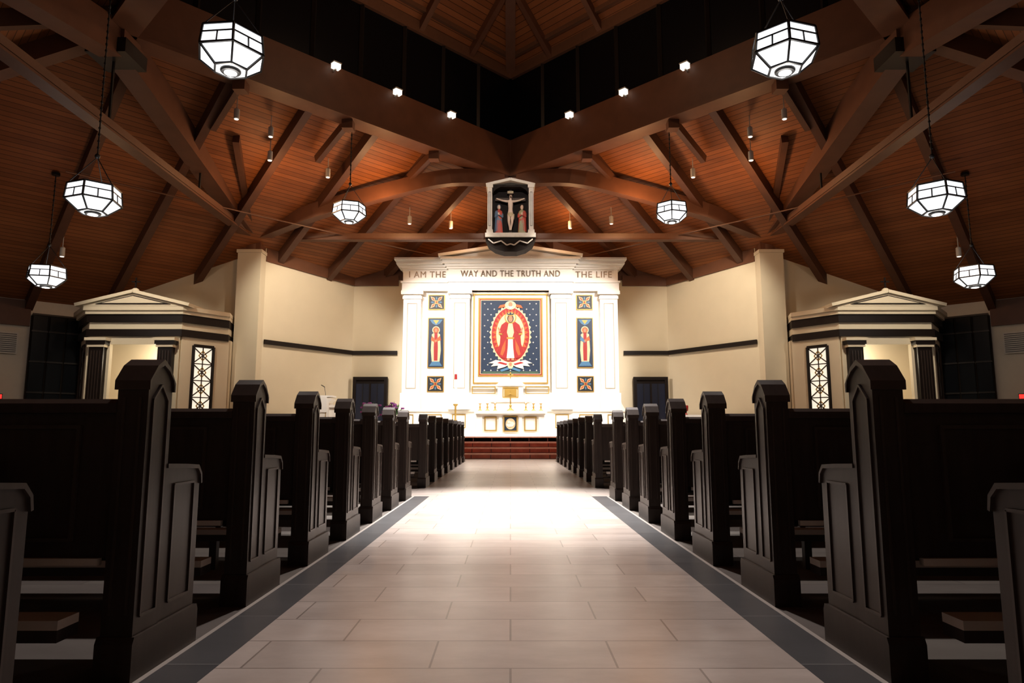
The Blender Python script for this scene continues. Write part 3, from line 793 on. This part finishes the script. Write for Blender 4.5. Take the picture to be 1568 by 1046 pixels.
for s in (-1,1):
    pendant(s*(3.62 if s<0 else 3.55),8.3,5.64,.2*s+.1)
    pendant(s*4.2,17.2,6.42,.3)
    pendant(s*(7.15 if s<0 else 7.3),11.3,4.72,.35*s)
    pendant(s*11.1,16.0,4.45,.2)

# ------------------------------------------------------------ spotlight fixtures
b=B()
b.cyl((0,0,0),(0,0,.24),.065,.065,SIL,14); b.cyl((0,0,.24),(0,0,.55),.012,.012,SIL,8); b.cyl((0,0,-.012),(0,0,0),.05,.05,SPOTF,14); b.cyl((0,0,.24),(0,0,.27),.05,.03,SIL,12)
sp=b.build('ceiling_spotlight'); sp.location=(-5.1,18.3,roofZ(5.1,18.3)-.55)
for s in (-1,1):
    for (x,y) in ((5.1,18.3),(6.3,17.1),(3.25,21.3),(2.0,22.2),(6.6,15.6),(12.1,17.96),(6.05,16.4)):
        if s<0 and x==5.1: continue
        inst('ceiling_spotlight',sp.data,(s*x,y,roofZ(x,y)-.55))
b=B(); b.box(-.10,.10,-.07,.07,-.05,.08,SPOTF); b.box(-.115,.115,-.085,.085,.08,.11,SIL); b.box(-.02,.02,.0,.12,-.08,.0,SIL)
fx=b.build('flood_lamp'); first=True
for s in (-1,1):
    for t in (1.95,3.3,4.63):
        loc=(s*(t-.24),21-t-.24,9.86)
        if first: fx.location=loc; fx.rotation_euler=(0,0,-s*math.pi/4); first=False
        else:
            o=inst('flood_lamp',fx.data,loc); o.rotation_euler=(0,0,-s*math.pi/4)

# ------------------------------------------------------------ lights
def spot(loc,tgt,e,ang,col=(1,.93,.82),blend=.6,r=.12):
    l=bpy.data.lights.new('spot_light','SPOT'); l.energy=e; l.spot_size=math.radians(ang); l.spot_blend=blend; l.color=col; l.shadow_soft_size=r
    o=bpy.data.objects.new('spot_light',l); COL.objects.link(o); o.location=loc
    o.rotation_euler=(Vector(tgt)-Vector(loc)).to_track_quat('-Z','Y').to_euler()
for s in (-1,1):
    spot((s*5.1,18.2,7.0),(s*1.0,23,3.0),2100,62,(1,.95,.88))
    spot((s*3.2,16.2,8.2),(s*.9,23,2.4),2100,48,(1,.95,.88))
    spot((s*1.7,18.7,8.4),(0,21,1.0),800,50)
    point((s*3.6,18.9,7.2),130,(1,.50,.20))  # orange points: bare sources added to warm the ceiling planks
    point((s*6.2,17.3,7.0),60,(1,.52,.22))
    point((s*1.8,22.0,7.5),30,(1,.52,.22))
    spot((s*5.0,17.5,7.4),(s*6.6,22.5,3.6),1050,60,(1,.90,.72))
    spot((s*4.0,18.5,6.8),(s*5.85,21.2,1.3),900,22,(1,.96,.92))  # unseen spot added to brighten the ambo, mirrored on the right
    spot((s*9.5,15.5,6.2),(s*10.6,20,2.6),600,55,(1,.88,.70))
    point((s*10.5,20.2,2.9),70,(1,.86,.62))
    point((s*9.5,15.5,5.0),25,(1,.52,.24))
spot((0,15.5,8.0),(0,20.3,7.6),420,32,(1,.92,.82),.5)  # unseen frontal spot added to brighten the crucifixion shrine
spot((0,12.0,11.5),(0,7.3,0),26000,25,(1,.95,.91),1.0)
spot((0,9.0,11.5),(0,3.6,0),3400,55,(1,.89,.84),1.0)  # unseen general light added over the near nave floor
spot((0,17,11.0),(0,16,0),5500,36,(1,.93,.87),1.0)
point((0,13,11.2),170,(1,.68,.42),.3)  # unseen point added to lift the cupola planks

w=bpy.data.worlds.new('night'); scene.world=w; w.use_nodes=True
w.node_tree.nodes['Background'].inputs[0].default_value=(.01,.012,.02,1); w.node_tree.nodes['Background'].inputs[1].default_value=.3

# ------------------------------------------------------------ camera
cam=bpy.data.cameras.new('camera'); cam.lens=24; cam.sensor_width=36; cam.clip_start=.05; cam.clip_end=200
co=bpy.data.objects.new('camera',cam); COL.objects.link(co); co.location=(0.0,0,.77); co.rotation_euler=(math.radians(97.5),0,0)
cam.shift_x=.0015
scene.camera=co
